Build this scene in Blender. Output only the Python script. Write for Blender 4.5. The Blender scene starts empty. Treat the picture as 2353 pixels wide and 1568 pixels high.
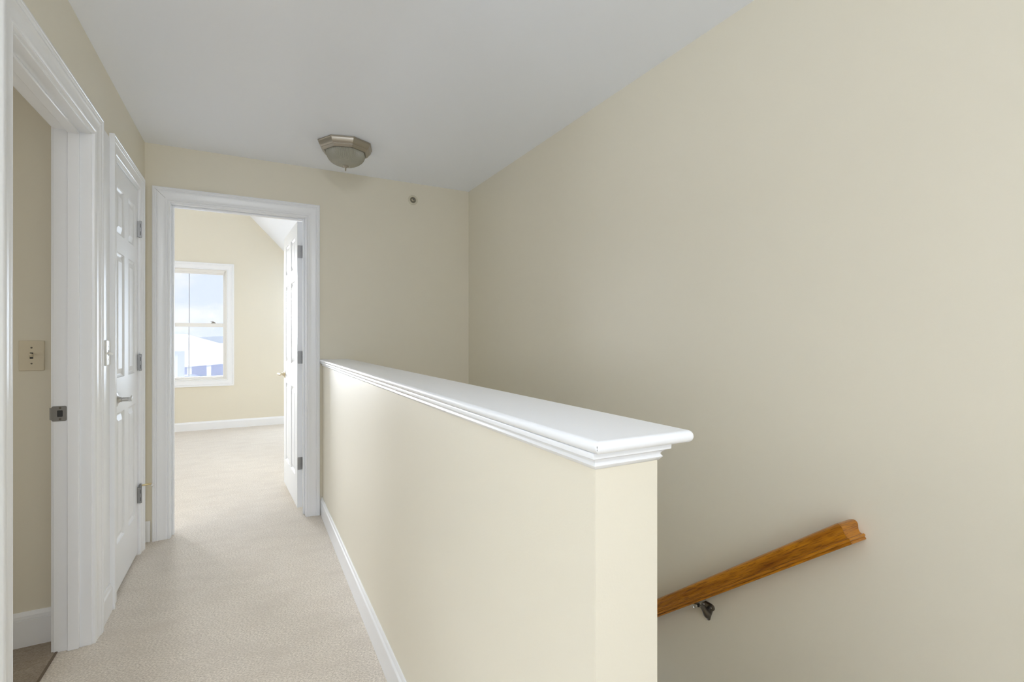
import bpy, math, random
from mathutils import Vector, Matrix
R = math.radians
scene = bpy.context.scene
col = scene.collection

# ------------------------------------------------------------------ camera
EYE = 1.243
cam_d = bpy.data.cameras.new('camera')
cam = bpy.data.objects.new('camera', cam_d)
col.objects.link(cam)
cam.location = (0, 0, EYE)
cam.rotation_euler = (R(90), 0, -R(28.132))
cam_d.sensor_width = 36
cam_d.lens = 1125.0 / 2353 * 36
cam_d.shift_y = -6.0 / 2353
cam_d.clip_start = .02
cam_d.clip_end = 3000
scene.camera = cam

# ------------------------------------------------------------------ colour management
vs = scene.view_settings
vs.view_transform = 'Standard'
vs.look = 'None'
vs.gamma = 1
vs.exposure = 0.15
vs.use_curve_mapping = False
cy = scene.cycles
cy.use_denoising = True
cy.max_bounces = 14
cy.diffuse_bounces = 10
cy.glossy_bounces = 6
cy.transmission_bounces = 8
cy.sample_clamp_indirect = 6
cy.caustics_reflective = False
cy.caustics_refractive = False

# ------------------------------------------------------------------ sky
W = bpy.data.worlds.new('sky')
scene.world = W
W.use_nodes = True
nt = W.node_tree
nt.nodes.clear()
wo = nt.nodes.new('ShaderNodeOutputWorld')
bg = nt.nodes.new('ShaderNodeBackground')
tc = nt.nodes.new('ShaderNodeTexCoord')
mp = nt.nodes.new('ShaderNodeMapping')
mp.inputs['Scale'].default_value = (5.5, 5.5, 13)
mp.inputs['Location'].default_value = (2.3, .4, 1.1)
nz = nt.nodes.new('ShaderNodeTexNoise')
nz.inputs['Scale'].default_value = 1.3
nz.inputs['Detail'].default_value = 7
nz.inputs['Roughness'].default_value = .55
rp = nt.nodes.new('ShaderNodeValToRGB')
rp.color_ramp.elements[0].position = .44
rp.color_ramp.elements[0].color = (.76, .84, .97, 1)
rp.color_ramp.elements[1].position = .60
rp.color_ramp.elements[1].color = (.97, .975, 1.0, 1)
nt.links.new(tc.outputs['Generated'], mp.inputs['Vector'])
nt.links.new(mp.outputs[0], nz.inputs['Vector'])
nt.links.new(nz.outputs['Fac'], rp.inputs[0])
nt.links.new(rp.outputs[0], bg.inputs[0])
bg.inputs[1].default_value = 1.0
nt.links.new(bg.outputs[0], wo.inputs[0])

# ------------------------------------------------------------------ lights: sun outdoors, daylight at the windows, added fill lamps
def area(name, loc, rot, sx, sy, power, colr=(1, 1, 1), spread=180):
    d = bpy.data.lights.new(name, 'AREA')
    d.shape = 'RECTANGLE'
    d.size = sx
    d.size_y = sy
    d.energy = power
    d.color = colr
    d.spread = R(spread)
    o = bpy.data.objects.new(name, d)
    col.objects.link(o)
    o.location = loc
    o.rotation_euler = rot
    return o

sd = bpy.data.lights.new('sun', 'SUN')
sd.energy = 1.3
sd.angle = R(1.5)
so = bpy.data.objects.new('sun', sd)
col.objects.link(so)
so.rotation_euler = (R(50), 0, R(12))          # shines away from the camera, onto the houses

area('daylight_bedroom_left_window', (-2.75, 7.80, 1.43), (R(-90), 0, 0), 1.3, 1.5, 36, (.93, .97, 1))
area('added_fill_bedroom_right', (1.05, 7.80, 1.43), (R(-90), 0, 0), .8, 1.5, 30, (.68, .82, 1))  # invented hidden window light, added to brighten left wall and closet door
area('daylight_rear_window', (-.4, -2.25, 1.45), (R(90), 0, 0), 2.4, 1.6, 19, (.76, .86, 1))
area('added_fill_bathroom', (-2.38, 1.8, 1.15), (0, R(-90), 0), .7, .8, 5.2)  # added fill from an invented window, brightens the half wall through the doorway
area('added_uplight', (-1.9, .3, 1.75), (R(180), 0, 0), .3, .3, 48, (.77, .885, 1))  # unseen uplight added to lift ceiling and right wall, no floor lamp here
area('bounced_flash_fill', (-.2, -.9, 2.3), (R(55), 0, R(10)), .35, .35, 12.5, (.97, .98, 1))  # added fill imitating flash bounced near the camera, no fixture hangs here
area('daylight_lower_hall', (1.07, 3.05, -1.95), (R(-155), 0, 0), .7, .9, 11, (.70, .84, 1))

def sky_glow(name, elev, ang, hx, en, colr):
    """broad soft daylight of the open sky beyond the bedroom windows"""
    d = bpy.data.lights.new(name, 'SUN')
    d.energy = en
    d.angle = R(ang)
    d.color = colr
    o = bpy.data.objects.new(name, d)
    col.objects.link(o)
    v = Vector((hx, -1, 0)).normalized() * math.cos(R(elev)) + Vector((0, 0, -math.sin(R(elev))))
    o.rotation_euler = v.to_track_quat('-Z', 'Y').to_euler()
sky_glow('sky_glow', 9, 30, .28, 9.5, (.96, .98, 1))
sky_glow('sky_glow_low', 5, 16, .18, 6, (.88, .92, 1))

# ------------------------------------------------------------------ materials
def new_mat(name, colr, rough=.5, spec=.5, metal=0, coat=0, bump=None, mottling=None, trans=0):
    m = bpy.data.materials.new(name)
    m.use_nodes = True
    n = m.node_tree.nodes
    l = m.node_tree.links
    b = n['Principled BSDF']
    b.inputs['Base Color'].default_value = (*colr, 1)
    b.inputs['Roughness'].default_value = rough
    b.inputs['Specular IOR Level'].default_value = spec
    b.inputs['Metallic'].default_value = metal
    b.inputs['Coat Weight'].default_value = coat
    b.inputs['Coat Roughness'].default_value = .12
    b.inputs['Transmission Weight'].default_value = trans
    if bump or mottling:
        t = n.new('ShaderNodeTexCoord')
    if bump:
        sc, st, dist = bump
        q = n.new('ShaderNodeTexNoise')
        q.inputs['Scale'].default_value = sc
        q.inputs['Detail'].default_value = 3
        bp = n.new('ShaderNodeBump')
        bp.inputs['Strength'].default_value = st
        bp.inputs['Distance'].default_value = dist
        l.new(t.outputs['Object'], q.inputs['Vector'])
        l.new(q.outputs['Fac'], bp.inputs['Height'])
        l.new(bp.outputs[0], b.inputs['Normal'])
    if mottling:
        sc, c2 = mottling
        q = n.new('ShaderNodeTexNoise')
        q.inputs['Scale'].default_value = sc
        q.inputs['Detail'].default_value = 5
        mx = n.new('ShaderNodeMix')
        mx.data_type = 'RGBA'
        mx.inputs[6].default_value = (*colr, 1)
        mx.inputs[7].default_value = (*c2, 1)
        l.new(t.outputs['Object'], q.inputs['Vector'])
        l.new(q.outputs['Fac'], mx.inputs[0])
        l.new(mx.outputs[2], b.inputs['Base Color'])
    return m

PAINT = (.757, .717, .606)
M_wall = new_mat('cream_paint', PAINT, .42, .45, bump=(260, .12, .001), mottling=(1.6, (.749, .704, .592)))
M_ceil = new_mat('ceiling_paint', (.875, .91, .99), .36, .5, bump=(180, .12, .001))
M_trim = new_mat('white_trim_paint', (.855, .87, .90), .28, .5, bump=(40, .035, .001))
M_door = new_mat('white_door_paint', (.84, .855, .88), .40, .5, bump=(90, .05, .001))
M_vinyl = new_mat('window_vinyl', (.83, .82, .80), .35)
M_nickel = new_mat('satin_nickel', (.52, .51, .49), .30, .5, 1)
M_hinge = new_mat('hinge_steel', (.33, .33, .33), .38, .5, 1)
M_brass = new_mat('brass', (.62, .52, .30), .3, .5, 1)
M_dark = new_mat('dark_gap', (.03, .03, .03), .6)
M_bronze = new_mat('aged_pewter', (.20, .185, .165), .35, .5, 1)
M_fixture = new_mat('brushed_pewter', (.43, .395, .34), .34, .5, 1, bump=(30, .05, .001))
M_almond = new_mat('almond_plastic', (.68, .61, .47), .35)
M_white_pl = new_mat('white_plastic', (.84, .84, .82), .3)
M_rubber = new_mat('white_rubber', (.75, .75, .73), .6)
M_joint = new_mat('open_joint', (.30, .29, .27), .8)
M_crack = new_mat('caulk_crack', (.10, .095, .09), .8)

def carpet(name, a, b_, c_):
    m = bpy.data.materials.new(name)
    m.use_nodes = True
    n = m.node_tree.nodes
    l = m.node_tree.links
    b = n['Principled BSDF']
    b.inputs['Roughness'].default_value = .95
    b.inputs['Specular IOR Level'].default_value = .1
    b.inputs['Sheen Weight'].default_value = .25
    b.inputs['Sheen Roughness'].default_value = .5
    t = n.new('ShaderNodeTexCoord')
    # tuft pattern, stretched across the hall like brushed pile
    mp = n.new('ShaderNodeMapping')
    mp.inputs['Rotation'].default_value = (0, 0, R(28))
    mp.inputs['Scale'].default_value = (.55, 1, 1)
    l.new(t.outputs['Object'], mp.inputs['Vector'])
    f = n.new('ShaderNodeTexNoise')
    f.inputs['Scale'].default_value = 230
    f.inputs['Detail'].default_value = 4
    f.inputs['Roughness'].default_value = .65
    l.new(mp.outputs[0], f.inputs['Vector'])
    g = n.new('ShaderNodeTexNoise')
    g.inputs['Scale'].default_value = 9
    g.inputs['Detail'].default_value = 6
    g.inputs['Roughness'].default_value = .6
    l.new(mp.outputs[0], g.inputs['Vector'])
    r1 = n.new('ShaderNodeValToRGB')
    r1.color_ramp.elements[0].position = .30
    r1.color_ramp.elements[0].color = (*a, 1)
    r1.color_ramp.elements[1].position = .66
    r1.color_ramp.elements[1].color = (*b_, 1)
    l.new(f.outputs['Fac'], r1.inputs[0])
    mx = n.new('ShaderNodeMix')
    mx.data_type = 'RGBA'
    r2 = n.new('ShaderNodeMapRange')
    r2.inputs[1].default_value = .42
    r2.inputs[2].default_value = .72
    r2.inputs[3].default_value = 0
    r2.inputs[4].default_value = .55
    l.new(g.outputs['Fac'], r2.inputs[0])
    l.new(r2.outputs[0], mx.inputs[0])
    l.new(r1.outputs[0], mx.inputs[6])
    mx.inputs[7].default_value = (*c_, 1)
    l.new(mx.outputs[2], b.inputs['Base Color'])
    # pile + gentle ripples
    b1 = n.new('ShaderNodeBump')
    b1.inputs['Strength'].default_value = .55
    b1.inputs['Distance'].default_value = .006
    l.new(f.outputs['Fac'], b1.inputs['Height'])
    b2 = n.new('ShaderNodeBump')
    b2.inputs['Strength'].default_value = .35
    b2.inputs['Distance'].default_value = .03
    l.new(g.outputs['Fac'], b2.inputs['Height'])
    l.new(b2.outputs[0], b1.inputs['Normal'])
    l.new(b1.outputs[0], b.inputs['Normal'])
    return m

M_carpet = carpet('beige_carpet', (.40, .345, .28), (.90, .83, .735), (.58, .515, .44))
M_vinylfloor = carpet('brown_floor', (.20, .155, .11), (.40, .33, .25), (.24, .19, .14))

def oak(name, rotv, dark=1.0):
    m = bpy.data.materials.new(name)
    m.use_nodes = True
    n = m.node_tree.nodes
    l = m.node_tree.links
    b = n['Principled BSDF']
    b.inputs['Roughness'].default_value = .35
    b.inputs['Specular IOR Level'].default_value = .15
    b.inputs['Coat Weight'].default_value = .6
    b.inputs['Coat Roughness'].default_value = .035
    t = n.new('ShaderNodeTexCoord')
    mp = n.new('ShaderNodeMapping')
    mp.inputs['Scale'].default_value = (48, 3.2, 48)
    vr = n.new('ShaderNodeVectorRotate')
    vr.rotation_type = 'EULER_XYZ'
    vr.inputs['Rotation'].default_value = rotv
    l.new(t.outputs['Object'], vr.inputs['Vector'])
    l.new(vr.outputs[0], mp.inputs['Vector'])
    q = n.new('ShaderNodeTexNoise')
    q.inputs['Scale'].default_value = 1.0
    q.inputs['Detail'].default_value = 5
    q.inputs['Distortion'].default_value = .7
    l.new(mp.outputs[0], q.inputs['Vector'])
    mp2 = n.new('ShaderNodeMapping')
    mp2.inputs['Scale'].default_value = (430, 22, 430)
    l.new(vr.outputs[0], mp2.inputs['Vector'])
    q2 = n.new('ShaderNodeTexNoise')
    q2.inputs['Scale'].default_value = 1.0
    q2.inputs['Detail'].default_value = 3
    l.new(mp2.outputs[0], q2.inputs['Vector'])
    r = n.new('ShaderNodeValToRGB')
    r.color_ramp.elements[0].position = .28
    r.color_ramp.elements[0].color = (.24, .070, .002, 1)
    r.color_ramp.elements[1].position = .62
    r.color_ramp.elements[1].color = (.50, .195, .006, 1)
    l.new(q.outputs['Fac'], r.inputs[0])
    r2 = n.new('ShaderNodeValToRGB')
    r2.color_ramp.elements[0].position = .36
    r2.color_ramp.elements[0].color = (.55, .5, .45, 1)
    r2.color_ramp.elements[1].position = .5
    r2.color_ramp.elements[1].color = (1, 1, 1, 1)
    l.new(q2.outputs['Fac'], r2.inputs[0])
    mx = n.new('ShaderNodeMix')
    mx.data_type = 'RGBA'
    mx.blend_type = 'MULTIPLY'
    mx.inputs[0].default_value = 1
    l.new(r.outputs[0], mx.inputs[6])
    l.new(r2.outputs[0], mx.inputs[7])
    l.new(mx.outputs[2], b.inputs['Base Color'])
    return m
M_oak = oak('varnished_oak', (math.atan(.778), 0, 0))
M_oak_end = oak('varnished_oak_end', (0, 0, R(90)))

def glass_bowl():
    m = new_mat('ribbed_frosted_glass', (.46, .445, .37), .22, .6, bump=(60, .05, .001))
    b = m.node_tree.nodes['Principled BSDF']
    b.inputs['Transmission Weight'].default_value = .25
    return m
M_bowl = glass_bowl()

def pane_mat():
    m = bpy.data.materials.new('clear_pane')
    m.use_nodes = True
    n = m.node_tree.nodes
    l = m.node_tree.links
    n.clear()
    o = n.new('ShaderNodeOutputMaterial')
    a = n.new('ShaderNodeBsdfTransparent')
    a.inputs[0].default_value = (.97, .98, .985, 1)
    g = n.new('ShaderNodeBsdfGlossy')
    g.inputs['Roughness'].default_value = .01
    mx = n.new('ShaderNodeMixShader')
    mx.inputs[0].default_value = .05
    l.new(a.outputs[0], mx.inputs[1])
    l.new(g.outputs[0], mx.inputs[2])
    l.new(mx.outputs[0], o.inputs[0])
    return m
M_pane = pane_mat()

# ------------------------------------------------------------------ mesh helpers
class MB:
    def __init__(s):
        s.v = []
        s.f = []

    def add(s, verts, faces):
        k = len(s.v)
        s.v += [tuple(p) for p in verts]
        s.f += [tuple(i + k for i in f) for f in faces]
        return s

    def box(s, x0, x1, y0, y1, z0, z1):
        x0, x1 = sorted((x0, x1)); y0, y1 = sorted((y0, y1)); z0, z1 = sorted((z0, z1))
        v = [(x0, y0, z0), (x1, y0, z0), (x1, y1, z0), (x0, y1, z0), (x0, y0, z1), (x1, y0, z1), (x1, y1, z1), (x0, y1, z1)]
        return s.add(v, [(0, 3, 2, 1), (4, 5, 6, 7), (0, 1, 5, 4), (1, 2, 6, 5), (2, 3, 7, 6), (3, 0, 4, 7)])

    def sweep(s, rings, closed=False, caps=True):
        """rings: equal-length lists of points; each ring closed."""
        n = len(rings[0])
        v = [p for r in rings for p in r]
        f = []
        for i in range(len(rings) - 1 + (1 if closed else 0)):
            a, b = i * n, ((i + 1) % len(rings)) * n
            for j in range(n):
                k = (j + 1) % n
                f.append((a + j, a + k, b + k, b + j))
        if caps and not closed:
            f.append(tuple(reversed(range(n))))
            f.append(tuple(range((len(rings) - 1) * n, len(rings) * n)))
        return s.add(v, f)

    def tube(s, pts, rad, seg=14, caps=True):
        pts = [Vector(p) for p in pts]
        rads = rad if isinstance(rad, (list, tuple)) else [rad] * len(pts)
        rings = []
        up = Vector((0, 0, 1))
        for i, p in enumerate(pts):
            d = (pts[min(i + 1, len(pts) - 1)] - pts[max(i - 1, 0)]).normalized()
            a = d.cross(up)
            if a.length < .05:
                a = d.cross(Vector((1, 0, 0)))
            a.normalize()
            b = d.cross(a)
            rings.append([p + rads[i] * (a * math.cos(2 * math.pi * k / seg) + b * math.sin(2 * math.pi * k / seg)) for k in range(seg)])
        return s.sweep(rings, caps=caps)

    def lathe(s, prof, mat, seg=40, radfn=None, caps=True):
        """prof: (radius, height) list along local z; mat maps to world."""
        rings = []
        for r, h in prof:
            ring = []
            for k in range(seg):
                a = 2 * math.pi * k / seg
                q = r * (radfn(a, r, h) if radfn else 1)
                ring.append(mat @ Vector((q * math.cos(a), q * math.sin(a), h)))
            rings.append(ring)
        return s.sweep(rings, caps=caps)

    def build(s, name, mat, parent=None, smooth=None, bevel=0, bev_seg=2):
        me = bpy.data.meshes.new(name)
        me.from_pydata(s.v, [], s.f)
        me.materials.append(mat)
        import bmesh
        bm = bmesh.new()
        bm.from_mesh(me)
        bmesh.ops.recalc_face_normals(bm, faces=bm.faces)
        bm.to_mesh(me)
        bm.free()
        me.validate()
        if smooth:
            me.shade_smooth()
            me.set_sharp_from_angle(angle=R(smooth))
        o = bpy.data.objects.new(name, me)
        col.objects.link(o)
        if parent:
            o.parent = parent
            o.matrix_parent_inverse = Matrix.Translation(parent.location).inverted() if parent.rotation_euler.z == 0 else parent.matrix_basis.inverted()
        if bevel:
            md = o.modifiers.new('edge', 'BEVEL')
            md.width = bevel
            md.segments = bev_seg
            md.limit_method = 'ANGLE'
            md.angle_limit = R(40)
            if not smooth:
                me.shade_smooth()
                me.set_sharp_from_angle(angle=R(60))
        return o

def solid(name, xs, ys, zs, fill, mat, parent=None):
    """cell grid; emits only outer faces"""
    mb = MB()
    nx, ny, nz_ = len(xs) - 1, len(ys) - 1, len(zs) - 1
    S = lambda i, j, k: 0 <= i < nx and 0 <= j < ny and 0 <= k < nz_ and fill((xs[i] + xs[i + 1]) / 2, (ys[j] + ys[j + 1]) / 2, (zs[k] + zs[k + 1]) / 2)
    for i in range(nx):
        for j in range(ny):
            for k in range(nz_):
                if not S(i, j, k):
                    continue
                x0, x1, y0, y1, z0, z1 = xs[i], xs[i + 1], ys[j], ys[j + 1], zs[k], zs[k + 1]
                for (a, b, c), q in (((-1, 0, 0), [(x0, y0, z0), (x0, y0, z1), (x0, y1, z1), (x0, y1, z0)]),
                                     ((1, 0, 0), [(x1, y0, z0), (x1, y1, z0), (x1, y1, z1), (x1, y0, z1)]),
                                     ((0, -1, 0), [(x0, y0, z0), (x1, y0, z0), (x1, y0, z1), (x0, y0, z1)]),
                                     ((0, 1, 0), [(x0, y1, z0), (x0, y1, z1), (x1, y1, z1), (x1, y1, z0)]),
                                     ((0, 0, -1), [(x0, y0, z0), (x0, y1, z0), (x1, y1, z0), (x1, y0, z0)]),
                                     ((0, 0, 1), [(x0, y0, z1), (x1, y0, z1), (x1, y1, z1), (x0, y1, z1)])):
                    if not S(i + a, j + b, k + c):
                        mb.add(q, [(0, 1, 2, 3)])
    # keep face order; weld doubles so that normals agree
    me_o = mb.build(name, mat, parent)
    import bmesh
    bm = bmesh.new()
    bm.from_mesh(me_o.data)
    bmesh.ops.remove_doubles(bm, verts=bm.verts, dist=1e-5)
    bmesh.ops.recalc_face_normals(bm, faces=bm.faces)
    bm.to_mesh(me_o.data)
    bm.free()
    return me_o

def struct(o, label=None, cat=None):
    o['kind'] = 'structure'
    if label:
        o['label'] = label
        o['category'] = cat
    return o

def tag(o, label, cat, group=None):
    o['label'] = label
    o['category'] = cat
    if group:
        o['group'] = group
    return o

def empty(name, loc, rz=0):
    o = bpy.data.objects.new(name, None)
    o.empty_display_size = .1
    o.location = loc
    o.rotation_euler = (0, 0, rz)
    col.objects.link(o)
    return o

# ------------------------------------------------------------------ dimensions (metres; camera stands at x = y = 0)
XL, XLB = -.568, -.684        # hall left wall: hall face, bathroom face
XR = 1.572                    # right wall
YB, YB2 = 3.69, 3.81          # back wall
CZ = 2.44                     # ceiling
HX0, HX1, HY = .450, .573, .580   # half wall
YF = 7.842                    # bedroom far wall
D1 = (1.784, 2.555, 2.072)    # bathroom doorway  (y0, y1, head)
D2 = (2.930, 3.485, 2.092)    # closet door
D3 = (-.436, .339, 2.085)     # bedroom doorway   (x0, x1, head)
BX0, BX1 = -4.2, 1.6          # bedroom sides
JT = .018                     # jamb board thickness

# ------------------------------------------------------------------ shell
z0 = 0
solid('wall_left', [XLB, XL], [1.0, D1[0] - JT, D1[1] + JT, D2[0] - JT, D2[1] + JT, YB], [0, D1[2] + JT, D2[2] + JT, CZ],
      lambda x, y, z: z > D2[2] + .02 or not ((D1[0] - JT < y < D1[1] + JT and z < D1[2] + .01) or D2[0] - JT < y < D2[1] + JT), M_wall)
struct(bpy.data.objects['wall_left'], 'cream painted wall with the bathroom doorway and closet door', 'wall')
o = solid('wall_back', [BX0 - .12, D3[0] - JT, D3[1] + JT, XR + .12], [YB, YB2], [-2.8, -.26, D3[2] + JT, CZ, 4.8],
          lambda x, y, z: z < -.27 or z > D3[2] + .01 or not (D3[0] - JT < x < D3[1] + JT), M_wall)
struct(o, 'cream end wall around the bedroom doorway, below the ceiling lamp', 'wall')
o = MB().box(XR, XR + .12, -2.5, YB, -2.8, CZ).build('wall_right', M_wall)
struct(o, 'long cream stairwell wall that carries the oak handrail', 'wall')
# open landing room around and behind the camera
o = solid('wall_rear', [-3.62, -1.6, .8, XR + .12], [-2.5, -2.3], [0, .65, 2.25, CZ], lambda x, y, z: not (-1.6 < x < .8 and .65 < z < 2.25), M_wall)
struct(o)
o = solid('wall_loft', [-3.62, -3.5], [-2.3, -2.1, .3, 2.9], [0, .65, 2.25, CZ], lambda x, y, z: not (-2.1 < y < .3 and .65 < z < 2.25), M_wall)
struct(o)
o = MB().box(-3.5, XLB, 1.0, 1.1, 0, CZ).build('wall_bathroom_front', M_wall)
struct(o)
o = MB().box(-3.5, XLB, 2.668, 2.78, 0, CZ).build('wall_bathroom', M_wall)
struct(o, 'shaded cream bathroom wall seen through the nearest doorway', 'wall')
o = solid('wall_bathroom_side', [-2.5, -2.4], [1.1, 1.4, 2.2, 2.668], [0, .75, 1.55, CZ], lambda x, y, z: not (1.4 < y < 2.2 and .75 < z < 1.55), M_wall)
struct(o)
o = MB().box(-1.3, -1.2, 2.78, YB, 0, CZ).build('wall_closet', M_wall)
struct(o)
# ceiling
o = MB().box(-3.62, XR + .12, -2.5, YB, CZ, CZ + .12).build('ceiling', M_ceil)
struct(o, 'flat light grey ceiling over the landing and stairs', 'ceiling')

# floors
def grid_plane(name, rects, mat):
    mb = MB()
    for (x0, x1, y0, y1) in rects:
        mb.box(x0, x1, y0, y1, -.25, 0)
    return mb.build(name, mat)
o = grid_plane('floor', [(-3.5, XLB + .008, -2.3, 1.0), (XLB + .008, HX0 + .02, -2.3, YB2), (HX0 + .02, XR, -2.3, .55), (BX0, BX1, YB2, YF)], M_carpet)
struct(o, 'beige cut pile carpet of the landing running into the bedroom', 'carpet')
o = MB().box(-2.4, XLB + .008, 1.1, 2.668, -.25, .003).build('floor_bathroom', M_vinylfloor)
struct(o, 'brown streaky bathroom floor beyond the nearest doorway', 'floor')
o = MB().box(XLB + .004, XLB + .012, D1[0], D1[1], -.01, .0045).build('trim_2', new_mat('seam_strip', (.16, .12, .085), .7))
struct(o, 'thin dark seam where hall carpet meets the bathroom floor', 'seam')
# stairs going down towards the end wall
mb = MB()
for i in range(12):
    mb.box(HX1, XR, .55 + i * .245, .55 + (i + 1) * .245 + .02, -.19 * (i + 1) - .25, -.19 * (i + 1))
o = mb.build('floor_stairs', M_carpet, bevel=.012)
struct(o)
o = MB().box(HX1, XR, 3.45, YB, -2.8, -2.47).build('floor_lower', M_carpet)
struct(o)

# bedroom shell
def slope(x):
    return 2.968 - 1.062 * x
rx = -1.2
o = solid('wall_far', [BX0 - .12, -3.4, -2.1, -1.262 + .09, -.198 - .09, .65, 1.45, BX1 + .12], [YF, YF + .14], [-.1, .589 + .09, 2.272 - .09, 4.9],
          lambda x, y, z: not ((-1.172 < x < -.288 or -3.4 < x < -2.1 or .65 < x < 1.45) and .679 < z < 2.182), M_wall)
struct(o, 'cream bedroom wall with the sash window', 'wall')
o = MB().box(BX1, BX1 + .12, YB2, YF, 0, 2.0).build('wall_bedroom_right', M_wall)
struct(o)
o = solid('wall_bedroom_left', [BX0 - .12, BX0], [YB2, 4.7, 6.9, YF], [0, .8, 2.3, 2.6], lambda x, y, z: not (4.7 < y < 6.9 and .8 < z < 2.3), M_wall)
struct(o)
mb = MB()
for (xa, xb, za, zb) in ((rx, BX1 + .12, slope(rx), slope(BX1 + .12)), (BX0 - .12, rx, slope(rx) - 1.0 * (rx - BX0 + .12), slope(rx))):
    ring = lambda y: [(xa, y, za), (xb, y, zb), (xb, y, zb + .15), (xa, y, za + .15)]
    mb.sweep([ring(YB2), ring(YF)])
o = mb.build('ceiling_bedroom', M_ceil)
struct(o, 'white sloping bedroom ceiling seen above the open door', 'ceiling')

# ------------------------------------------------------------------ baseboards
def baseboard(name, a, b, n, h=.125, t=.013, label=None, groove=False, parent=None):
    """a, b: (x, y) wall line ends; n: (nx, ny) out of the wall"""
    if groove:
        prof = [(0, 0), (t, 0), (t, h * .78), (t - .002, h * .785), (t - .002, h * .80), (t, h * .805), (t * .85, h * .9), (t * .35, h), (0, h)]
    else:
        prof = [(0, 0), (t, 0), (t, h * .80), (t * .93, h * .83), (t * .62, h * .88), (t * .55, h * .92), (t * .4, h * .985), (t * .3, h), (0, h)]
    rings = [[(p[0] + n[0] * o_, p[1] + n[1] * o_, z) for o_, z in prof] for p in (a, b)]
    o = MB().sweep(rings).build(name, M_trim, parent)
    if parent is None:
        struct(o, label, 'baseboard' if label else None) if label else struct(o)
    return o
CW = .095
baseboard('baseboard_left', (XL, D1[1] + CW + .001, 0)[:2], (XL, D2[0] - .09 - .001), (1, 0), label='short white baseboard piece between bathroom and closet door casings')
baseboard('baseboard_back', (XL, YB), (D3[0] - .104, YB), (0, -1), label='tiny white baseboard piece in the corner beside the closet')
baseboard('baseboard_bathroom', (-2.4, 2.668), (XLB - .017, 2.668), (0, -1), h=.14, groove=True, label='white grooved baseboard along the shaded bathroom wall')
baseboard('baseboard_far', (BX0, YF), (BX1, YF), (0, -1), h=.115, label='white baseboard under the bedroom window')
baseboard('baseboard_loft', (XL, 1.0), (XL, D1[0] - CW - .001), (1, 0))

# white painted filler strip between the two left-hand casings
o = MB().box(XL, XL + .0015, D1[1] + CW, D2[0] - .09, .12, D1[2] + .09).build('trim_1', M_trim)
struct(o, 'white painted strip between bathroom and closet casings, behind the switch', 'trim')

# ------------------------------------------------------------------ half wall with cap
o = solid('wall_half', [HX0, HX1], [HY, YB], [-2.6, 1.06], lambda *a: True, M_wall)
hw = struct(o, 'cream half wall with a white cap, guarding the stairs', 'half wall')
# mouldings under the cap wrap three sides
def wrap_ring(o_, z, cap_l=False):
    pass
prof = [(0.0, 1.049), (.0015, 1.0495), (.0062, 1.0555), (.0035, 1.0595), (.0035, 1.0605), (.0055, 1.0635), (.0095, 1.0665), (.0125, 1.0675), (.0150, 1.0685), (.0155, 1.0755), (.0145, 1.0770), (0.0, 1.0770)]
rings = []
for (sx, sy) in ((HX0, None), (HX0, 'c'), (HX1, 'c'), (HX1, None)):
    sg = -1 if sx == HX0 else 1
    rings.append([(sx + sg * o_, (YB - .001) if sy is None else HY - o_, z) for o_, z in prof])
o = MB().sweep(rings, caps=True).build('cap_moulding', M_trim, hw, smooth=50)
# cap board with a round nose
CX0, CX1, CY0 = .431, .630, .552
ZT, TH_ = 1.0955, .019
r_ = TH_ / 2
cross = []
for k in range(13):
    a = -math.pi / 2 + math.pi * k / 12
    cross.append((r_ * math.cos(a), ZT - r_ + r_ * math.sin(a)))   # nose outwards
mb = MB()
def cap_loop(inset, z):
    """rounded-corner outline, inset from the outermost line"""
    pts = []
    rc = .010
    x0, x1, y0 = CX0 + inset, CX1 - inset, CY0 + inset
    rcc0 = max(.0015, .004 - inset)
    rcc = max(.002, rc - inset)
    pts.append((x0, YB - .0005, z))
    for k in range(5):
        a = math.pi + (math.pi / 2) * k / 4
        pts.append((x0 + rcc0 + rcc0 * math.cos(a), y0 + rcc0 + rcc0 * math.sin(a), z))
    for k in range(7):
        a = 1.5 * math.pi + (math.pi / 2) * k / 6
        pts.append((x1 - rcc + rcc * math.cos(a), y0 + rcc + rcc * math.sin(a), z))
    pts.append((x1, YB - .0005, z))
    return pts
rings = [cap_loop(r_ - o_, z) for o_, z in cross]
mb.sweep(rings, caps=True)
capo = mb.build('cap_board', M_trim, hw, smooth=40)
capo['label'] = 'glossy white round-nosed cap board'
mb = MB().box(CX0 + .0011, CX0 + .0018, CY0 + .0011, CY0 + .0018, 1.0835, 1.0900)
mb.build('mitre_crack', M_crack, hw)
baseboard('baseboard', (HX0, HY), (HX0, YB), (-1, 0), h=.122, t=.013, parent=hw)

# ------------------------------------------------------------------ door trim
CPROF = [(0, 0), (0, .008), (.002, .011), (.006, .012), (.010, .010), (.0125, .0085), (.015, .0115), (.019, .013), (.024, .0125), (.028, .0115), (.045, .0125), (.062, .0150), (.0645, .0175), (.068, .0182), (.071, .0172), (.0725, .0155), (.0745, .0155),
         (.0765, .0195), (.080, .0205), (.083, .0192), (.085, .0192), (.087, .0212), (.0925, .0212), (.095, .0195), (.095, 0)]

def casing(mapper, p0, p1, zt, w, parent, name='casing', rev=.006, zb=0.0):
    k = w / .095
    mb = MB()
    pr = [(o_ * k + rev, t) for o_, t in CPROF]
    A = [mapper(p0 - o_, zb, t) for o_, t in pr]
    B = [mapper(p0 - o_, zt + o_, t) for o_, t in pr]
    C = [mapper(p1 + o_, zt + o_, t) for o_, t in pr]
    D = [mapper(p1 + o_, zb, t) for o_, t in pr]
    mb.sweep([A, B])
    mb.sweep([B, C])
    mb.sweep([C, D])
    return mb.build(name, M_trim, parent, smooth=38)

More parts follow.
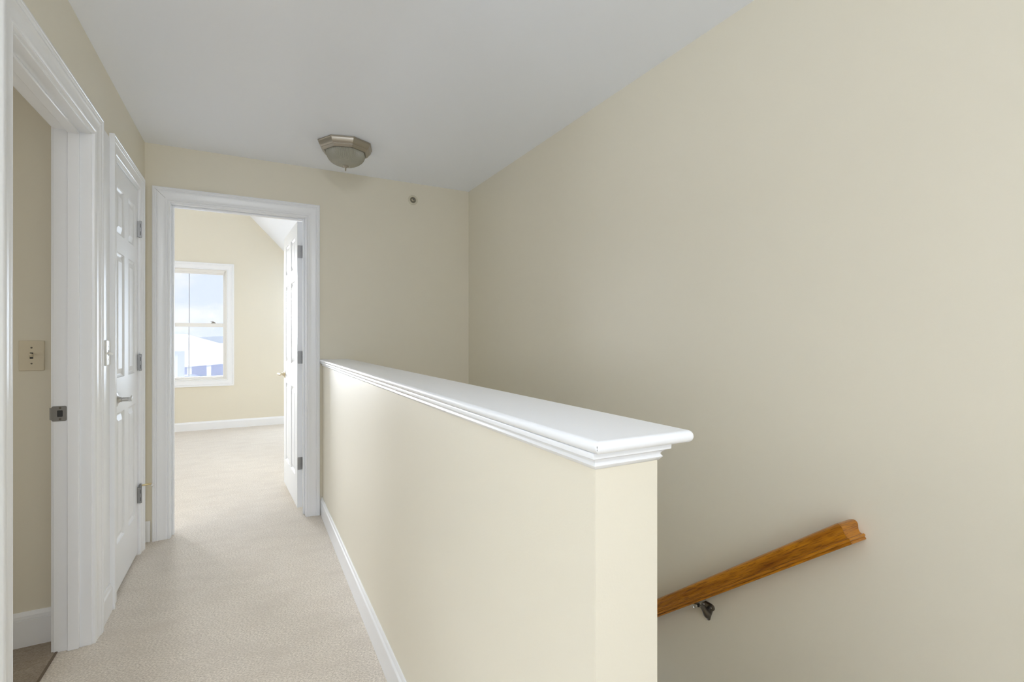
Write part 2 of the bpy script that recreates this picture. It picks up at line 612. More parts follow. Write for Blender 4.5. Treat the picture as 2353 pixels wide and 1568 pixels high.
def mitre_line(mapper, p, zt, w, parent, sgn=-1, rev=.006):
    """hairline where the mitred casing pieces meet"""
    k = w / .095
    e = .00045
    pts = [(o_ * k + rev, t) for o_, t in CPROF if .024 <= o_ <= .080]
    A, B = [], []
    for o_, t in pts:
        A.append(mapper(p + sgn * (o_ + e), zt + o_ - e, t + .0003))
        B.append(mapper(p + sgn * (o_ - e), zt + o_ + e, t + .0003))
    mb = MB()
    n = len(A)
    mb.add(A + B, [(i, i + 1, n + i + 1, n + i) for i in range(n - 1)])
    return mb.build('mitre_crack', M_joint, parent)

def jamb(kind, p0, p1, zt, d0, d1, parent, stop=None):
    """lining boards; kind 'x': wall runs along y (depth in x); 'y': wall runs along x"""
    def bx(mb, pa, pb, za, zb, da, db):
        if kind == 'x':
            mb.box(da, db, pa, pb, za, zb)
        else:
            mb.box(pa, pb, da, db, za, zb)
    mb = MB()
    bx(mb, p0 - JT, p0, 0, zt + JT, d0, d1)
    bx(mb, p1, p1 + JT, 0, zt + JT, d0, d1)
    bx(mb, p0, p1, zt, zt + JT, d0, d1)
    o = mb.build('jamb', M_trim, parent, bevel=.0012)
    if stop:
        s0, s1 = stop
        mb = MB()
        bx(mb, p0, p0 + .011, 0, zt, s0, s1)
        bx(mb, p1 - .011, p1, 0, zt, s0, s1)
        bx(mb, p0 + .011, p1 - .011, zt - .011, zt, s0, s1)
        mb.build('stop_moulding', M_trim, parent, bevel=.003)
    return o

# ------------------------------------------------------------------ six-panel door leaf
def leaf_mesh(w, h, t, cols, rows):
    """local: x 0..w along the leaf, y 0..t thickness, z 0..h"""
    mb = MB()
    xs = sorted({0, w} | {c for cc in cols for c in cc})
    zs = sorted({0, h} | {c for cc in rows for c in cc})
    for side in (0, 1):
        Y = 0 if side == 0 else t
        s = 1 if side == 0 else -1        # inwards direction
        for i in range(len(xs) - 1):
            for j in range(len(zs) - 1):
                x0, x1, za, zb = xs[i], xs[i + 1], zs[j], zs[j + 1]
                if (x0, x1) in cols and (za, zb) in rows:
                    steps = [(0, 0), (.003, .0055), (.009, .0095), (.012, .0108), (.017, .0110), (.040, .0030), (.043, .0022)]
                    rings = []
                    for ins, dep in steps:
                        rings.append([(x0 + ins, Y + s * dep, za + ins), (x1 - ins, Y + s * dep, za + ins), (x1 - ins, Y + s * dep, zb - ins), (x0 + ins, Y + s * dep, zb - ins)])
                    mb.sweep(rings, caps=False)
                    n = len(mb.v)
                    mb.add(rings[-1], [(0, 1, 2, 3)])
                else:
                    mb.add([(x0, Y, za), (x1, Y, za), (x1, Y, zb), (x0, Y, zb)], [(0, 1, 2, 3)])
    mb.add([(0, 0, 0), (w, 0, 0), (w, t, 0), (0, t, 0), (0, 0, h), (w, 0, h), (w, t, h), (0, t, h)],
           [(0, 3, 2, 1), (4, 5, 6, 7), (1, 2, 6, 5), (3, 0, 4, 7)])
    return mb

def add_leaf(name, w, h, t, cols, rows, M, parent):
    mb = leaf_mesh(w, h, t, cols, rows)
    mb.v = [tuple(M @ Vector(p)) for p in mb.v]
    o = mb.build(name, M_door, parent)
    import bmesh
    bm = bmesh.new()
    bm.from_mesh(o.data)
    bmesh.ops.remove_doubles(bm, verts=bm.verts, dist=1e-5)
    bmesh.ops.recalc_face_normals(bm, faces=bm.faces)
    bm.to_mesh(o.data)
    bm.free()
    o.data.shade_smooth()
    o.data.set_sharp_from_angle(angle=R(14))
    return o

def lever(M, parent, direction=1, mat=None, neck=.052, length=.105):
    """lever handle; local z = out of the door, local x = lever direction"""
    mat = mat or M_nickel
    mb = MB()
    mb.lathe([(.0345, 0), (.0345, .002), (.032, .004), (.022, .0065), (.0155, .011), (.0125, .016), (.0118, .019)], M, 40)
    h = mb.build('handle', mat, parent, smooth=50)
    mb = MB()
    mb.lathe([(.0125, .018), (.0125, .021), (.0100, .022), (.0100, neck - .010), (.0102, neck + .008)], M, 28)
    d = direction
    rings = []
    for i in range(9):
        f = i / 8
        x = d * (-.010 + f * length)
        zc = neck + .001 - .010 * f * f
        hw_ = .0105 - .001 * f
        th = .0065 - .0015 * f
        ring = [M @ Vector((x, hw_ * math.cos(a), zc + th * math.sin(a))) for a in [2 * math.pi * k / 16 for k in range(16)]]
        rings.append(ring)
    mb.sweep(rings)
    mb.build('lever', mat, h, smooth=50)
    return h

def hinge(cx, cy, cz, plates, parent, h=.089, rb=.0062, name='hinge'):
    """barrel plus flat plates [(x0,x1,y0,y1)]"""
    mb = MB()
    seg = 5
    for i in range(seg):
        za = cz - h / 2 + h * i / seg + .0005
        zb = cz - h / 2 + h * (i + 1) / seg - .0005
        mb.tube([(cx, cy, za), (cx, cy, zb)], rb, 16)
    mb.tube([(cx, cy, cz - h / 2 - .003), (cx, cy, cz + h / 2 + .003)], rb * .8, 16)
    for (x0, x1, y0, y1) in plates:
        mb.box(x0, x1, y0, y1, cz - h / 2, cz + h / 2)
    return mb.build(name, M_hinge, parent, smooth=40)

ROWS = [(.226, .862), (1.034, 1.650), (1.739, 1.972)]

# ---- door_1 : doorway to the bathroom
d1 = empty('door_1', (XL, (D1[0] + D1[1]) / 2, 0))
struct(d1, 'white cased doorway at the left edge, opening to the dim bathroom', 'doorway')
mapL = lambda p, z, t: (XL + t, p, z)
casing(mapL, D1[0], D1[1], D1[2], CW - .005, d1)
mapB = lambda p, z, t: (XLB - t * .85, p, z)
casing(mapB, D1[0], D1[1], D1[2], .085, d1, name='inner_casing')
jamb('x', D1[0], D1[1], D1[2], XLB - .001, XL + .001, d1, stop=(-.641, -.604))
# strike plate on the far jamb
Yj = D1[1]
mb = MB()
zc, zh = .945, .030
pts = []
def rr(x0, x1, za, zb, r, n=4):
    out = []
    for (cx, cz, a0) in ((x1 - r, zb - r, 0), (x0 + r, zb - r, 90), (x0 + r, za + r, 180), (x1 - r, za + r, 270)):
        for k in range(n + 1):
            a = R(a0 + 90 * k / n)
            out.append((cx + r * math.cos(a), cz + r * math.sin(a)))
    return out
outer = rr(-.690, -.644, zc - zh, zc + zh, .006)
mb.sweep([[(x, Yj - .0002, z) for x, z in outer], [(x, Yj - .0018, z) for x, z in outer]])
lip = [(-.690, Yj - .0018), (-.694, Yj - .001), (-.697, Yj + .003), (-.698, Yj + .007), (-.6965, Yj + .007), (-.6955, Yj + .0035), (-.693, Yj), (-.690, Yj - .0004)]
mb.sweep([[(x, y, zc - .024) for x, y in lip], [(x, y, zc + .024) for x, y in lip]])
sp = mb.build('strike_plate', M_hinge, d1, smooth=40)
MB().sweep([[(x, Yj - .0019, z) for x, z in rr(-.673, -.656, zc - .013, zc + .013, .003)], [(x, Yj - .0024, z) for x, z in rr(-.673, -.656, zc - .013, zc + .013, .003)]]).build('latch_hole', M_dark, sp)
for dz in (-.022, .022):
    MB().lathe([(.0042, 0), (.0035, .0008), (.0018, .0009)], Matrix.Translation((-.664, Yj - .0019, zc + dz)) @ Matrix.Rotation(R(90), 4, 'X'), 20).build('screw', M_bronze, sp)

# ---- door_2 : closet
d2 = empty('door_2', (XL, (D2[0] + D2[1]) / 2, 0))
struct(d2, 'closed white six-panel closet door in the left wall', 'door')
casing(mapL, D2[0], D2[1], D2[2], .085, d2)
jamb('x', D2[0], D2[1], D2[2], XLB, XL + .001, d2, stop=(-.64, -.612))
w2 = D2[1] - D2[0] - .006
M2 = Matrix.Translation((XL - .0015, D2[0] + .003, .016)) @ Matrix.Rotation(R(90), 4, 'Z')
h2 = D2[2] - .003 - .016
rows2 = [(a - .0, b) for a, b in ROWS]
add_leaf('door_leaf', w2, h2, .035, [(.060, .224), (.317, .486)], rows2, M2, d2)
Mh = Matrix.Translation((XL - .0015, D2[0] + .052, .947)) @ Matrix(((0, 0, 1, 0), (1, 0, 0, 0), (0, 1, 0, 0), (0, 0, 0, 1)))
lever(Mh, d2, 1)
for z in (1.869, 1.105, .345):
    hg = hinge(XL + .0125, D2[1] - .001, z, [(XL - .001, XL + .0205, D2[1] - .0098, D2[1] - .0080), (XL - .001, XL + .010, D2[1] - .0080, D2[1] - .0010), (XL - .001, XL + .010, D2[1] - .0008, D2[1] + .002)], d2, rb=.0072)
    for dz in (-.024, .020):
        MB().box(XL + .0125, XL + .0150, D2[1] - .0100, D2[1] - .0096, z + dz - .011, z + dz + .011).build('knuckle_slot', M_dark, hg)
# hinge-pin door stop on the lowest hinge
mb = MB()
pin = (XL + .0125, D2[1] - .001)
mb.lathe([(.0085, .392), (.0085, .400), (.005, .402), (.005, .408)], Matrix.Translation((pin[0], pin[1], 0)), 20)
ds = mb.build('hinge_stop', M_hinge, d2, smooth=40)
MB().tube([(pin[0] + .004, pin[1], .397), (pin[0] + .034, pin[1] + .008, .399), (pin[0] + .052, pin[1] + .010, .399)], [.0050, .0058, .0040], 12).build('rod', M_brass, ds, smooth=40)
MB().lathe([(.0075, 0), (.0085, .003), (.0075, .010), (.004, .011)], Matrix.Translation((pin[0] + .050, pin[1] + .006, .391)) @ Matrix.Rotation(R(90), 4, 'Y'), 20).build('bumper', M_rubber, ds, smooth=40)

# ---- door_3 : bedroom
d3 = empty('door_3', ((D3[0] + D3[1]) / 2, YB, 0))
struct(d3, 'white cased bedroom doorway with its six-panel door swung open', 'door')
mapY = lambda p, z, t: (p, YB - t, z)
casing(mapY, D3[0], D3[1], D3[2], .088, d3, rev=.005)
mitre_line(mapY, D3[0], D3[2], .088, d3, rev=.005)
casing(lambda p, z, t: (p, YB2 + t * .8, z), D3[0], D3[1], D3[2], .095, d3, name='inner_casing')
jamb('y', D3[0], D3[1], D3[2], YB - .001, YB2 + .001, d3, stop=(YB + .045, YB + .080))
w3 = .752
open_a = R(86.6)
# pivot near the right jamb on the bedroom side; leaf local x runs from the hinge edge
piv = Vector((D3[1] - .001, YB2 + .008, .030))
M3 = Matrix.Translation(piv) @ Matrix.Rotation(R(180) - open_a, 4, 'Z') @ Matrix.Translation((.002, .006, 0))
h3 = D3[2] - .004 - .030
rows3 = [(a - .012, b - .012) for a, b in ROWS]
lf = add_leaf('door_leaf', w3, h3, .035, [(.115, .325), (.427, .637)], rows3, M3, d3)
Mh = M3 @ Matrix.Translation((w3 - .062, .035, .916)) @ Matrix(((1, 0, 0, 0), (0, 0, 1, 0), (0, -1, 0, 0), (0, 0, 0, 1)))
lever(Mh, lf, -1, mat=new_mat('champagne_metal', (.66, .58, .42), .32, .5, 1))
for z in (1.866, 1.106, .345):
    hg = hinge(piv.x, piv.y, z, [], lf)
    mb = MB()
    hh = .0445
    ring = lambda y: [tuple(M3 @ Vector((y, xx, zz - .030))) for xx, zz in ((.001, z - hh), (.031, z - hh), (.033, z - hh + .004), (.033, z + hh - .004), (.031, z + hh), (.001, z + hh))]
    mb.sweep([ring(-.0022), ring(-.0001)])
    for (xx, dz) in ((.022, -.031), (.012, 0), (.022, .031)):
        Ms = M3 @ Matrix.Translation((-.0022, xx, z + dz - .030)) @ Matrix.Rotation(R(-90), 4, 'Y')
        mb.lathe([(.0035, 0), (.003, .0006), (.0012, .0007)], Ms, 14)
    mb.build('hinge_plate', M_hinge, hg)
    # the plate let into the jamb
    MB().box(D3[1] - .0015, D3[1], YB2 - .028, YB2 + .002, z - hh, z + hh).build('hinge_plate', M_hinge, hg)

# dark gap where the caulk has opened above the head casing
MB().sweep([[(-.262, YB - .0192, D3[2] + .0932), (-.262, YB - .0005, D3[2] + .0932), (-.262, YB - .0005, D3[2] + .0942)],
            [(-.240, YB - .0192, D3[2] + .0932), (-.240, YB - .0005, D3[2] + .0932), (-.240, YB - .0005, D3[2] + .0966)],
            [(-.205, YB - .0192, D3[2] + .0932), (-.205, YB - .0005, D3[2] + .0932), (-.205, YB - .0005, D3[2] + .0946)]]).build('caulk_gap', M_crack, d3)

# ------------------------------------------------------------------ bedroom window
w1 = empty('window_1', (-.73, YF, 1.43))
struct(w1, 'white double-hung bedroom window looking out over pale rooftops', 'window')
wx0, wx1, wz0, wz1 = -1.172, -.288, .679, 2.182      # rough opening
mb = MB()
k = .090 / .095
pr_ = [(o_ * k, t) for o_, t in CPROF]
loop = lambda o_, t: [(wx0 - o_, YF - t, wz0 - o_), (wx1 + o_, YF - t, wz0 - o_), (wx1 + o_, YF - t, wz1 + o_), (wx0 - o_, YF - t, wz1 + o_)]
L4 = [loop(o_, t) for o_, t in pr_]
rings = [[L4[j][i] for j in range(len(L4))] for i in range(4)]
mb.sweep(rings, closed=True)
mb.build('casing', M_trim, w1, smooth=38)
def rect_frame(x0, x1, za, zb, y0, y1, fw, fb=None, ft=None):
    fb = fb or fw
    ft = ft or fw
    m = MB()
    m.box(x0, x0 + fw, y0, y1, za, zb)
    m.box(x1 - fw, x1, y0, y1, za, zb)
    m.box(x0 + fw, x1 - fw, y0, y1, za, za + fb)
    m.box(x0 + fw, x1 - fw, y0, y1, zb - ft, zb)
    return m
rect_frame(wx0, wx1, wz0, wz1, YF + .005, YF + .125, .014).build('window_frame', M_vinyl, w1, bevel=.003)
up = rect_frame(-1.158, -.302, 1.415, 2.168, YF + .075, YF + .105, .031, .038, .043).build('upper_sash', M_vinyl, w1, bevel=.004)
lo = rect_frame(-1.158, -.302, .693, 1.450, YF + .035, YF + .068, .031, .030, .050).build('lower_sash', M_vinyl, w1, bevel=.004)
for (pa, sash, za, zb, y) in ((0, up, 1.453, 2.125, YF + .09), (1, lo, .723, 1.400, YF + .05)):
    MB().box(-1.127, -.333, y, y + .004, za, zb).build('pane', M_pane, sash)
    MB().box(-.733, -.727, y - .003, y + .007, za, zb).build('glazing_bar', new_mat('grey_bar', (.30, .31, .36), .5), sash)
mb = MB().box(-.475, -.420, YF + .040, YF + .066, 1.450, 1.457)
mb.sweep([[(-.470, YF + .05, 1.457), (-.425, YF + .05, 1.457), (-.440, YF + .05, 1.474), (-.455, YF + .05, 1.474)], [(-.470, YF + .064, 1.457), (-.425, YF + .064, 1.457), (-.440, YF + .064, 1.474), (-.455, YF + .064, 1.474)]])
mb.box(-.480, -.450, YF + .052, YF + .060, 1.472, 1.478)
mb.build('sash_lock', M_bronze, lo)
# rolled-up shade in the head of the window
sh = empty('roller_shade', (-.73, YF + .02, 2.165))
tag(sh, 'white rolled-up shade under the head of the bedroom window', 'window shade')
MB().tube([(-1.150, YF + .022, 2.162), (-.312, YF + .022, 2.162)], .017, 20).build('roll', M_vinyl, sh, smooth=40)
MB().box(-1.148, -.314, YF + .030, YF + .036, 2.128, 2.160).build('hem_bar', M_vinyl, sh, bevel=.002)
# hidden bedroom and landing windows; right bedroom and bathroom ones added for the fills
for (nm, lo_, hi_, ax) in (('window_2', (BX0 - .10, 4.7, .8), (BX0 - .03, 6.9, 2.3), 'y'), ('window_3', (-3.60, -2.1, .65), (-3.53, .3, 2.25), 'y'), ('window_4', (-1.6, -2.44, .65), (.8, -2.37, 2.25), 'x'), ('window_5', (-3.4, YF + .04, .68), (-2.1, YF + .11, 2.18), 'x'), ('window_6', (.65, YF + .04, .68), (1.45, YF + .11, 2.18), 'x'), ('window_7', (-2.48, 1.4, .75), (-2.42, 2.2, 1.55), 'y')):
    m = MB()
    f = .06
    if ax == 'y':
        m.box(lo_[0], hi_[0], lo_[1], lo_[1] + f, lo_[2], hi_[2]); m.box(lo_[0], hi_[0], hi_[1] - f, hi_[1], lo_[2], hi_[2])
        m.box(lo_[0], hi_[0], lo_[1] + f, hi_[1] - f, lo_[2], lo_[2] + f); m.box(lo_[0], hi_[0], lo_[1] + f, hi_[1] - f, hi_[2] - f, hi_[2])
        mid = (lo_[1] + hi_[1]) / 2
        m.box(lo_[0], hi_[0], mid - .03, mid + .03, lo_[2] + f, hi_[2] - f)
    else:
        m.box(lo_[0], lo_[0] + f, lo_[1], hi_[1], lo_[2], hi_[2]); m.box(hi_[0] - f, hi_[0], lo_[1], hi_[1], lo_[2], hi_[2])
        m.box(lo_[0] + f, hi_[0] - f, lo_[1], hi_[1], lo_[2], lo_[2] + f); m.box(lo_[0] + f, hi_[0] - f, lo_[1], hi_[1], hi_[2] - f, hi_[2])
        mid = (lo_[0] + hi_[0]) / 2
        m.box(mid - .03, mid + .03, lo_[1], hi_[1], lo_[2] + f, hi_[2] - f)
    struct(m.build(nm, M_vinyl))

# ------------------------------------------------------------------ ceiling lamp
LC = Vector((.521, 3.160, CZ))
lamp = empty('ceiling_lamp', LC)
tag(lamp, 'octagonal pewter flush ceiling lamp with a ribbed frosted glass bowl', 'ceiling lamp')
rot = R(-16)
ML = Matrix.Translation(LC) @ Matrix.Rotation(rot + R(22.5), 4, 'Z')
pan = [(.153, -.0005), (.153, -.006), (.1495, -.009), (.1485, -.014), (.146, -.022), (.141, -.030), (.135, -.036), (.132, -.038), (.132, -.042), (.127, -.047), (.122, -.053), (.118, -.054), (.110, -.050)]
MB().lathe([(a / math.cos(R(22.5)), b) for a, b in pan], ML, 8).build('pan', M_fixture, lamp)
bpan = lamp.children[0]
bpan.data.shade_smooth()
bpan.data.set_sharp_from_angle(angle=R(24))
def bowl_r(a, r, h):
    # octagonal near the rim, round at the bottom, fine ribs all over
    f = max(0, min(1, (h + .130) / .078))
    s = R(45)
    am = (a + s / 2) % s - s / 2            # 0 at vertices
    octr = math.cos(s / 2) / math.cos(s / 2 - abs(am)) if True else 1
    ribs = 1 + .014 * math.cos(a * 96) * min(1, r / .05)
    return ((1 - f * .75) + f * .75 * octr) * ribs * (1 + .02 * f)
bowl = []
for i in range(19):
    t_ = i / 18
    a = t_ * math.pi / 2
    bowl.append((.1175 * math.cos(a) ** .85 if i < 18 else .004, -.050 - .080 * math.sin(a) ** 1.05))
MB().lathe(bowl, ML, 768, radfn=bowl_r).build('glass_bowl', M_bowl, lamp, smooth=60)
MB().lathe([(.004, -.124), (.016, -.127), (.019, -.130), (.017, -.133), (.010, -.138), (.005, -.142), (.0035, -.145)], ML, 28).build('finial', M_fixture, lamp, smooth=50)
mb = MB()
rings = []
for i in range(18):
    a = 2 * math.pi * i / 18
    c_ = ML @ Vector((0, .0074 * math.cos(a), -.151 + .0074 * math.sin(a)))
    rings.append([ML @ Vector((.0023 * math.cos(b), (.0074 + .0023 * math.sin(b)) * math.cos(a), -.151 + (.0074 + .0023 * math.sin(b)) * math.sin(a))) for b in [2 * math.pi * k / 8 for k in range(8)]])
mb.sweep(rings, closed=True)
mb.build('finial_ring', M_fixture, lamp, smooth=60)

# ------------------------------------------------------------------ sidewall sprinkler
sp = empty('fire_sprinkler', (1.106, YB, 2.310))
tag(sp, 'small round recessed fire sprinkler high on the end wall', 'fire sprinkler')
MS = Matrix.Translation((1.106, YB, 2.310)) @ Matrix.Rotation(R(90), 4, 'X')
M_esc = new_mat('almond_enamel', (.66, .62, .50), .35)
MB().lathe([(.0375, .0002), (.0378, .0035), (.0360, .0058), (.030, .0068), (.0250, .0068), (.0235, .0050), (.0225, .0010)], MS, 48, caps=False).build('escutcheon', M_esc, sp, smooth=50)
MB().lathe([(.0235, .0008), (.0195, .0009), (.018, .0002), (.003, .0002)], MS, 40).build('cup', new_mat('shadowed_cup', (.22, .20, .15), .5), sp, smooth=30)
mb = MB()
mb.lathe([(.0085, .0005), (.0085, .006), (.006, .009), (.0035, .016)], MS, 24)
P = lambda x, y, z: tuple(MS @ Vector((x, y, z)))
mb.tube([P(-.012, 0, .001), P(-.012, 0, .010), P(-.006, 0, .017), P(0, 0, .020), P(.006, 0, .017), P(.012, 0, .010), P(.012, 0, .001)], .0022, 8)
mb.build('sprinkler_head', M_esc, sp, smooth=40)
MB().lathe([(.0010, .0195), (.0068, .0200), (.0072, .0212), (.0010, .0220)], MS, 24).build('deflector', M_bronze, sp, smooth=40)

# ------------------------------------------------------------------ switches
def switch(name, M, w, h, mat, label, tog_dir=1, group=None, tilt=-18):
    """local z out of the wall, local y up"""
    e = empty(name, M.to_translation())
    tag(e, label, 'light switch', group)
    mb = MB()
    q = lambda ins, z: [tuple(M @ Vector((x, y, z))) for x, y in rr(-w / 2 + ins, w / 2 - ins, -h / 2 + ins, h / 2 - ins, .003)]
    mb.sweep([q(0, .0004), q(0, .0035), q(.0018, .0058), q(.004, .0064)])
    mb.build('plate', mat, e, smooth=30)
    mb = MB()
    mb.add([tuple(M @ Vector(p)) for p in ((-.0052, -.0125, .0066), (.0052, -.0125, .0066), (.0052, .0125, .0066), (-.0052, .0125, .0066))], [(0, 1, 2, 3)])
    mb.build('toggle_slot', M_dark, e)
    A = Matrix.Translation((0, 0, .005)) @ Matrix.Rotation(R(tilt), 4, 'X')
    ring = lambda sx, sy, z: [tuple(M @ A @ Vector(p)) for p in ((-sx, -sy, z), (sx, -sy, z), (sx, sy, z), (-sx, sy, z))]
    MB().sweep([ring(.0046, .0062, 0), ring(.0046, .0060, .004), ring(.0036, .0042, .016), ring(.0028, .0034, .0175)]).build('toggle', mat, e, bevel=.0008)
    for dy in (-.0302, .0302):
        MB().lathe([(.0034, .0062), (.0030, .0072), (.001, .0075)], M @ Matrix.Translation((0, dy * h / .115, 0)), 16).build('screw', M_bronze if mat is M_almond else M_white_pl, e)
    return e
Msw = Matrix.Translation((-.780, 2.668, 1.173)) @ Matrix.Rotation(R(90), 4, 'X')
switch('light_switch', Msw, .078, .122, M_almond, 'almond toggle light switch on the dim bathroom wall', tilt=-20)
Msw = Matrix.Translation((XL + .0015, 2.790, 1.178)) @ Matrix(((0, 0, 1, 0), (1, 0, 0, 0), (0, 1, 0, 0), (0, 0, 0, 1)))
switch('light_switch', Msw, .070, .114, M_white_pl, 'white toggle light switch between bathroom and closet casings', tilt=20)

# ------------------------------------------------------------------ oak handrail with mitred return
ph = math.atan(.778)
out_d = Vector((0, -math.cos(ph), math.sin(ph)))    # up the slope
nrm = Vector((0, math.sin(ph), math.cos(ph)))
half = [(.0265, 0), (.0275, .0025), (.0272, .0055), (.0262, .0070), (.0290, .0080), (.0312, .0100), (.0314, .0130), (.0296, .0155), (.0248, .0165), (.0228, .0195), (.0222, .0240), (.0232, .0290), (.0262, .0340), (.0292, .0385), (.0318, .0430), (.0326, .0480), (.0316, .0525), (.0285, .0565), (.0230, .0595), (.0150, .0615), (.0060, .0622)]
profl = half + [(-a, b) for a, b in reversed(half)]
xc = 1.522
C0 = Vector((xc, .7865, .646))
Lr = 4.1
hr = empty('handrail', (XR, .766, .662))
tag(hr, 'sloping varnished oak handrail fixed to the stairwell wall', 'handrail')
mit = [C0 + Vector((-a, 0, 0)) + out_d * a + nrm * b for a, b in profl]
low = [C0 + Vector((-a, 0, 0)) + out_d * (-Lr + .5) + nrm * b for a, b in profl]
o = MB().sweep([[tuple(p) for p in low], [tuple(p) for p in mit]]).build('rail', M_oak, hr, smooth=40)
ret = [Vector((XR - .0005, 0, 0)) + Vector((0, p.y, p.z)) for p in mit]
g = .0004
o = MB().sweep([[tuple(p + Vector((g, 0, 0)) + out_d * g) for p in mit], [tuple(p) for p in ret]]).build('end_return', M_oak_end, hr, smooth=40)

# bracket: three-lobed wall plate, arm, rail saddle
def bracket(Y):
    zr = C0.z - .778 * (Y - C0.y)        # underside of the rail at this Y
    def lobe(cy, cz, r):
        return [(cy + r * math.cos(2 * math.pi * k / 20), cz + r * math.sin(2 * math.pi * k / 20)) for k in range(20)]
    zp = zr - .040
    path = []
    # outline of a T shaped plate with rounded lobes
    def arc(cy, cz, r, a0, a1, n=7):
        for k in range(n + 1):
            a = R(a0 + (a1 - a0) * k / n)
            path.append((cy + r * math.cos(a), cz + r * math.sin(a)))
    arc(Y - .016, zp + .012, .0125, 250, 90)
    arc(Y + .016, zp + .012, .0125, 90, -70)
    arc(Y + .001, zp - .036, .0095, 10, -190)
    rings = []
    for ins, x in ((0, 0), (0, .0035), (.08, .0055), (.2, .0065)):
        cyc, czc = Y, zp - .005
        rings.append([(XR - .0002 - x, cyc + (a - cyc) * (1 - ins), czc + (b - czc) * (1 - ins)) for a, b in path])
    mb = MB()
    mb.sweep(rings)
    e = mb.build('bracket', M_bronze, hr, smooth=45)
    e['label'] = 'dark metal three-lobed wall bracket'
    for (a, b) in ((Y - .017, zp + .012), (Y + .017, zp + .012), (Y + .001, zp - .036)):
        MB().lathe([(.0042, 0), (.0036, .0018), (.001, .0024)], Matrix.Translation((XR - .0060, a, b)) @ Matrix.Rotation(R(-90), 4, 'Y'), 16).build('screw', M_nickel, e, smooth=40)
    # arm: broad at the plate, narrowing and curving up to the rail
    pts = [(XR - .004, zp - .020, .0180, .0150), (XR - .012, zp - .014, .016, .012), (XR - .022, zp + .000, .0125, .009), (XR - .032, zp + .012, .0100, .0075), (XR - .042, zp + .022, .0080, .0058), (XR - .050, zp + .027, .0088, .0062), (xc - .008, zp + .029, .0085, .0060)]
    rings = []
    for i, (x, z, hz, hy) in enumerate(pts):
        p0 = pts[max(0, i - 1)]
        p1 = pts[min(len(pts) - 1, i + 1)]
        d = Vector((p1[0] - p0[0], p1[1] - p0[1])).normalized()
        nx, nz_ = -d.y, d.x
        rings.append([(x + nx * hz * math.sin(a), Y + hy * math.cos(a), z + nz_ * hz * math.sin(a)) for a in [2 * math.pi * k / 16 for k in range(16)]])
    MB().sweep(rings).build('arm', M_bronze, e, smooth=50)
    # post and clip under the rail
    mb = MB()
    mb.tube([(xc, Y, zp + .022), (xc, Y, zr - .002)], .0060, 16)
    q = [C0 + out_d * (-(Y - C0.y) / math.cos(ph) + s_) for s_ in (-.024, .024)]
    rings = []
    for p in q:
        rings.append([tuple(p + Vector((a, 0, 0)) + nrm * b) for a, b in ((-.013, -.0001), (-.013, -.0025), (-.006, -.005), (.006, -.005), (.013, -.0025), (.013, -.0001))])
    mb.sweep(rings)
    mb.build('rail_clip', M_nickel, e, smooth=40)
    MB().lathe([(.0080, 0), (.0092, .003), (.0085, .009), (.004, .011)], Matrix.Translation((xc - .014, Y + .006, zp + .026)) @ Matrix.Rotation(R(-90), 4, 'Y'), 20).build('cap_nut', M_nickel, e, smooth=40)
    return e
b1 = bracket(1.318)


# ------------------------------------------------------------------ outdoors beyond the bedroom window
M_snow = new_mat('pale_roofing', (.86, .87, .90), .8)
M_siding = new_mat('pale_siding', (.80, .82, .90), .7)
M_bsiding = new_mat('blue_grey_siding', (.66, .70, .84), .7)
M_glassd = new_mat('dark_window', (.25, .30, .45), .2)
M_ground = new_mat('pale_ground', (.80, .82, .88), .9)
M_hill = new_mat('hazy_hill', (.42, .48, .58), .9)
M_car = new_mat('blue_car_paint', (.34, .40, .62), .3)
GZ = -3.2
o = MB().box(-150, 150, 12, 420, GZ - .2, GZ).build('ground', M_ground)
struct(o)
# hills
mb = MB()
N = 60
random.seed(4)
ridge = []
for i in range(N + 1):
    x = -260 + 420 * i / N
    ridge.append((x, 2.6 + .9 * math.sin(i * .35) + .6 * math.sin(i * .93 + 1) + random.uniform(-.3, .3)))
mb.sweep([[(x, 380, GZ), (x, 400, z), (x, 440, GZ)] for x, z in ridge])
o = mb.build('hills', M_hill)
struct(o)

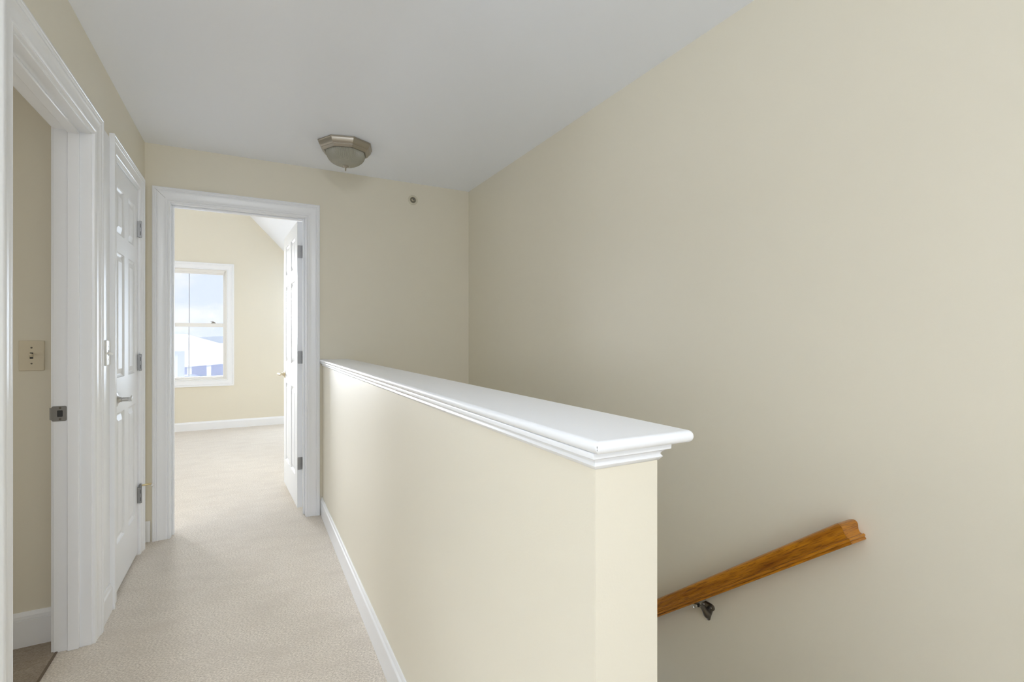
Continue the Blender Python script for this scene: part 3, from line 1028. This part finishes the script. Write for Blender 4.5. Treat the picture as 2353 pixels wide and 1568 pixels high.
def house(name, x0, x1, y0, y1, eave, ridge_z, wallm, label, hip=0, over=.4, windows=()):
    e = empty(name, ((x0 + x1) / 2, y0, GZ))
    tag(e, label, 'house', 'pale houses outside the bedroom window')
    MB().box(x0, x1, y0, y1, GZ, eave).build('wall', wallm, e)
    ym = (y0 + y1) / 2
    v = [(x0 - over, y0 - over, eave - .05), (x1 + over, y0 - over, eave - .05), (x1 + over, y1 + over, eave - .05), (x0 - over, y1 + over, eave - .05),
         (x0 - over + hip, ym, ridge_z), (x1 + over - hip, ym, ridge_z)]
    mb = MB()
    mb.add(v, [(0, 1, 5, 4), (2, 3, 4, 5), (1, 2, 5), (3, 0, 4), (0, 3, 2, 1)])
    mb.build('roof', M_snow, e)
    for (wx, wz, ww, wh) in windows:
        f = rect_frame(wx, wx + ww, wz, wz + wh, y0 - .06, y0 + .02, .10).build('window', M_snow, e)
        MB().box(wx + .1, wx + ww - .1, y0 - .03, y0, wz + .1, wz + wh - .1).build('pane', M_glassd, f)
    return e
house('house', -14, -3.75, 34.5, 38, .55, 1.45, M_bsiding, 'blue-grey house with a pale roof at the left of the window view', hip=0, over=.35, windows=((-4.95, -1.9, .95, 1.3),))
house('house', -26, -2.6, 63, 75, .2, 1.75, M_siding, 'long pale hip-roofed house behind the others', hip=4.5)
hb = house('house', -9.0, 1.5, 53, 60, -.25, .75, M_bsiding, 'white building with a wide porch roof on posts', hip=.5, over=.3)
mb = MB()
mb.add([(-6.4, 49.2, -1.30), (1.2, 49.2, -.70), (1.2, 53.2, -.25), (-6.4, 53.2, -.25), (-6.4, 49.2, -1.15), (1.2, 49.2, -.55), (1.2, 53.2, -.1), (-6.4, 53.2, -.1)],
       [(0, 3, 2, 1), (4, 5, 6, 7), (0, 1, 5, 4), (1, 2, 6, 5), (2, 3, 7, 6), (3, 0, 4, 7)])
mb.build('porch_roof', M_snow, hb)
for i in range(6):
    x = -6.1 + i * 1.4
    MB().box(x, x + .32, 49.4, 49.7, GZ, -1.22 + i * .11).build('post', M_snow, hb)
# parked car
ce = empty('parked_car', (-4.6, 47, GZ))
tag(ce, 'dark blue car parked in front of the porch', 'car')
side = [(-2.1, .35), (-2.1, .85), (-1.4, 1.0), (-.8, 1.5), (.7, 1.5), (1.4, .98), (2.1, .85), (2.15, .35)]
MB().sweep([[(-4.6 + a, 46.2, GZ + b) for a, b in side], [(-4.6 + a, 47.9, GZ + b) for a, b in side]]).build('car_body', M_car, ce, bevel=.06)
for a in (-1.3, 1.35):
    for y in (46.15, 47.75):
        MB().tube([(-4.6 + a, y, GZ + .34), (-4.6 + a, y + .22, GZ + .34)], .34, 20).build('wheel', M_dark, ce, smooth=40)
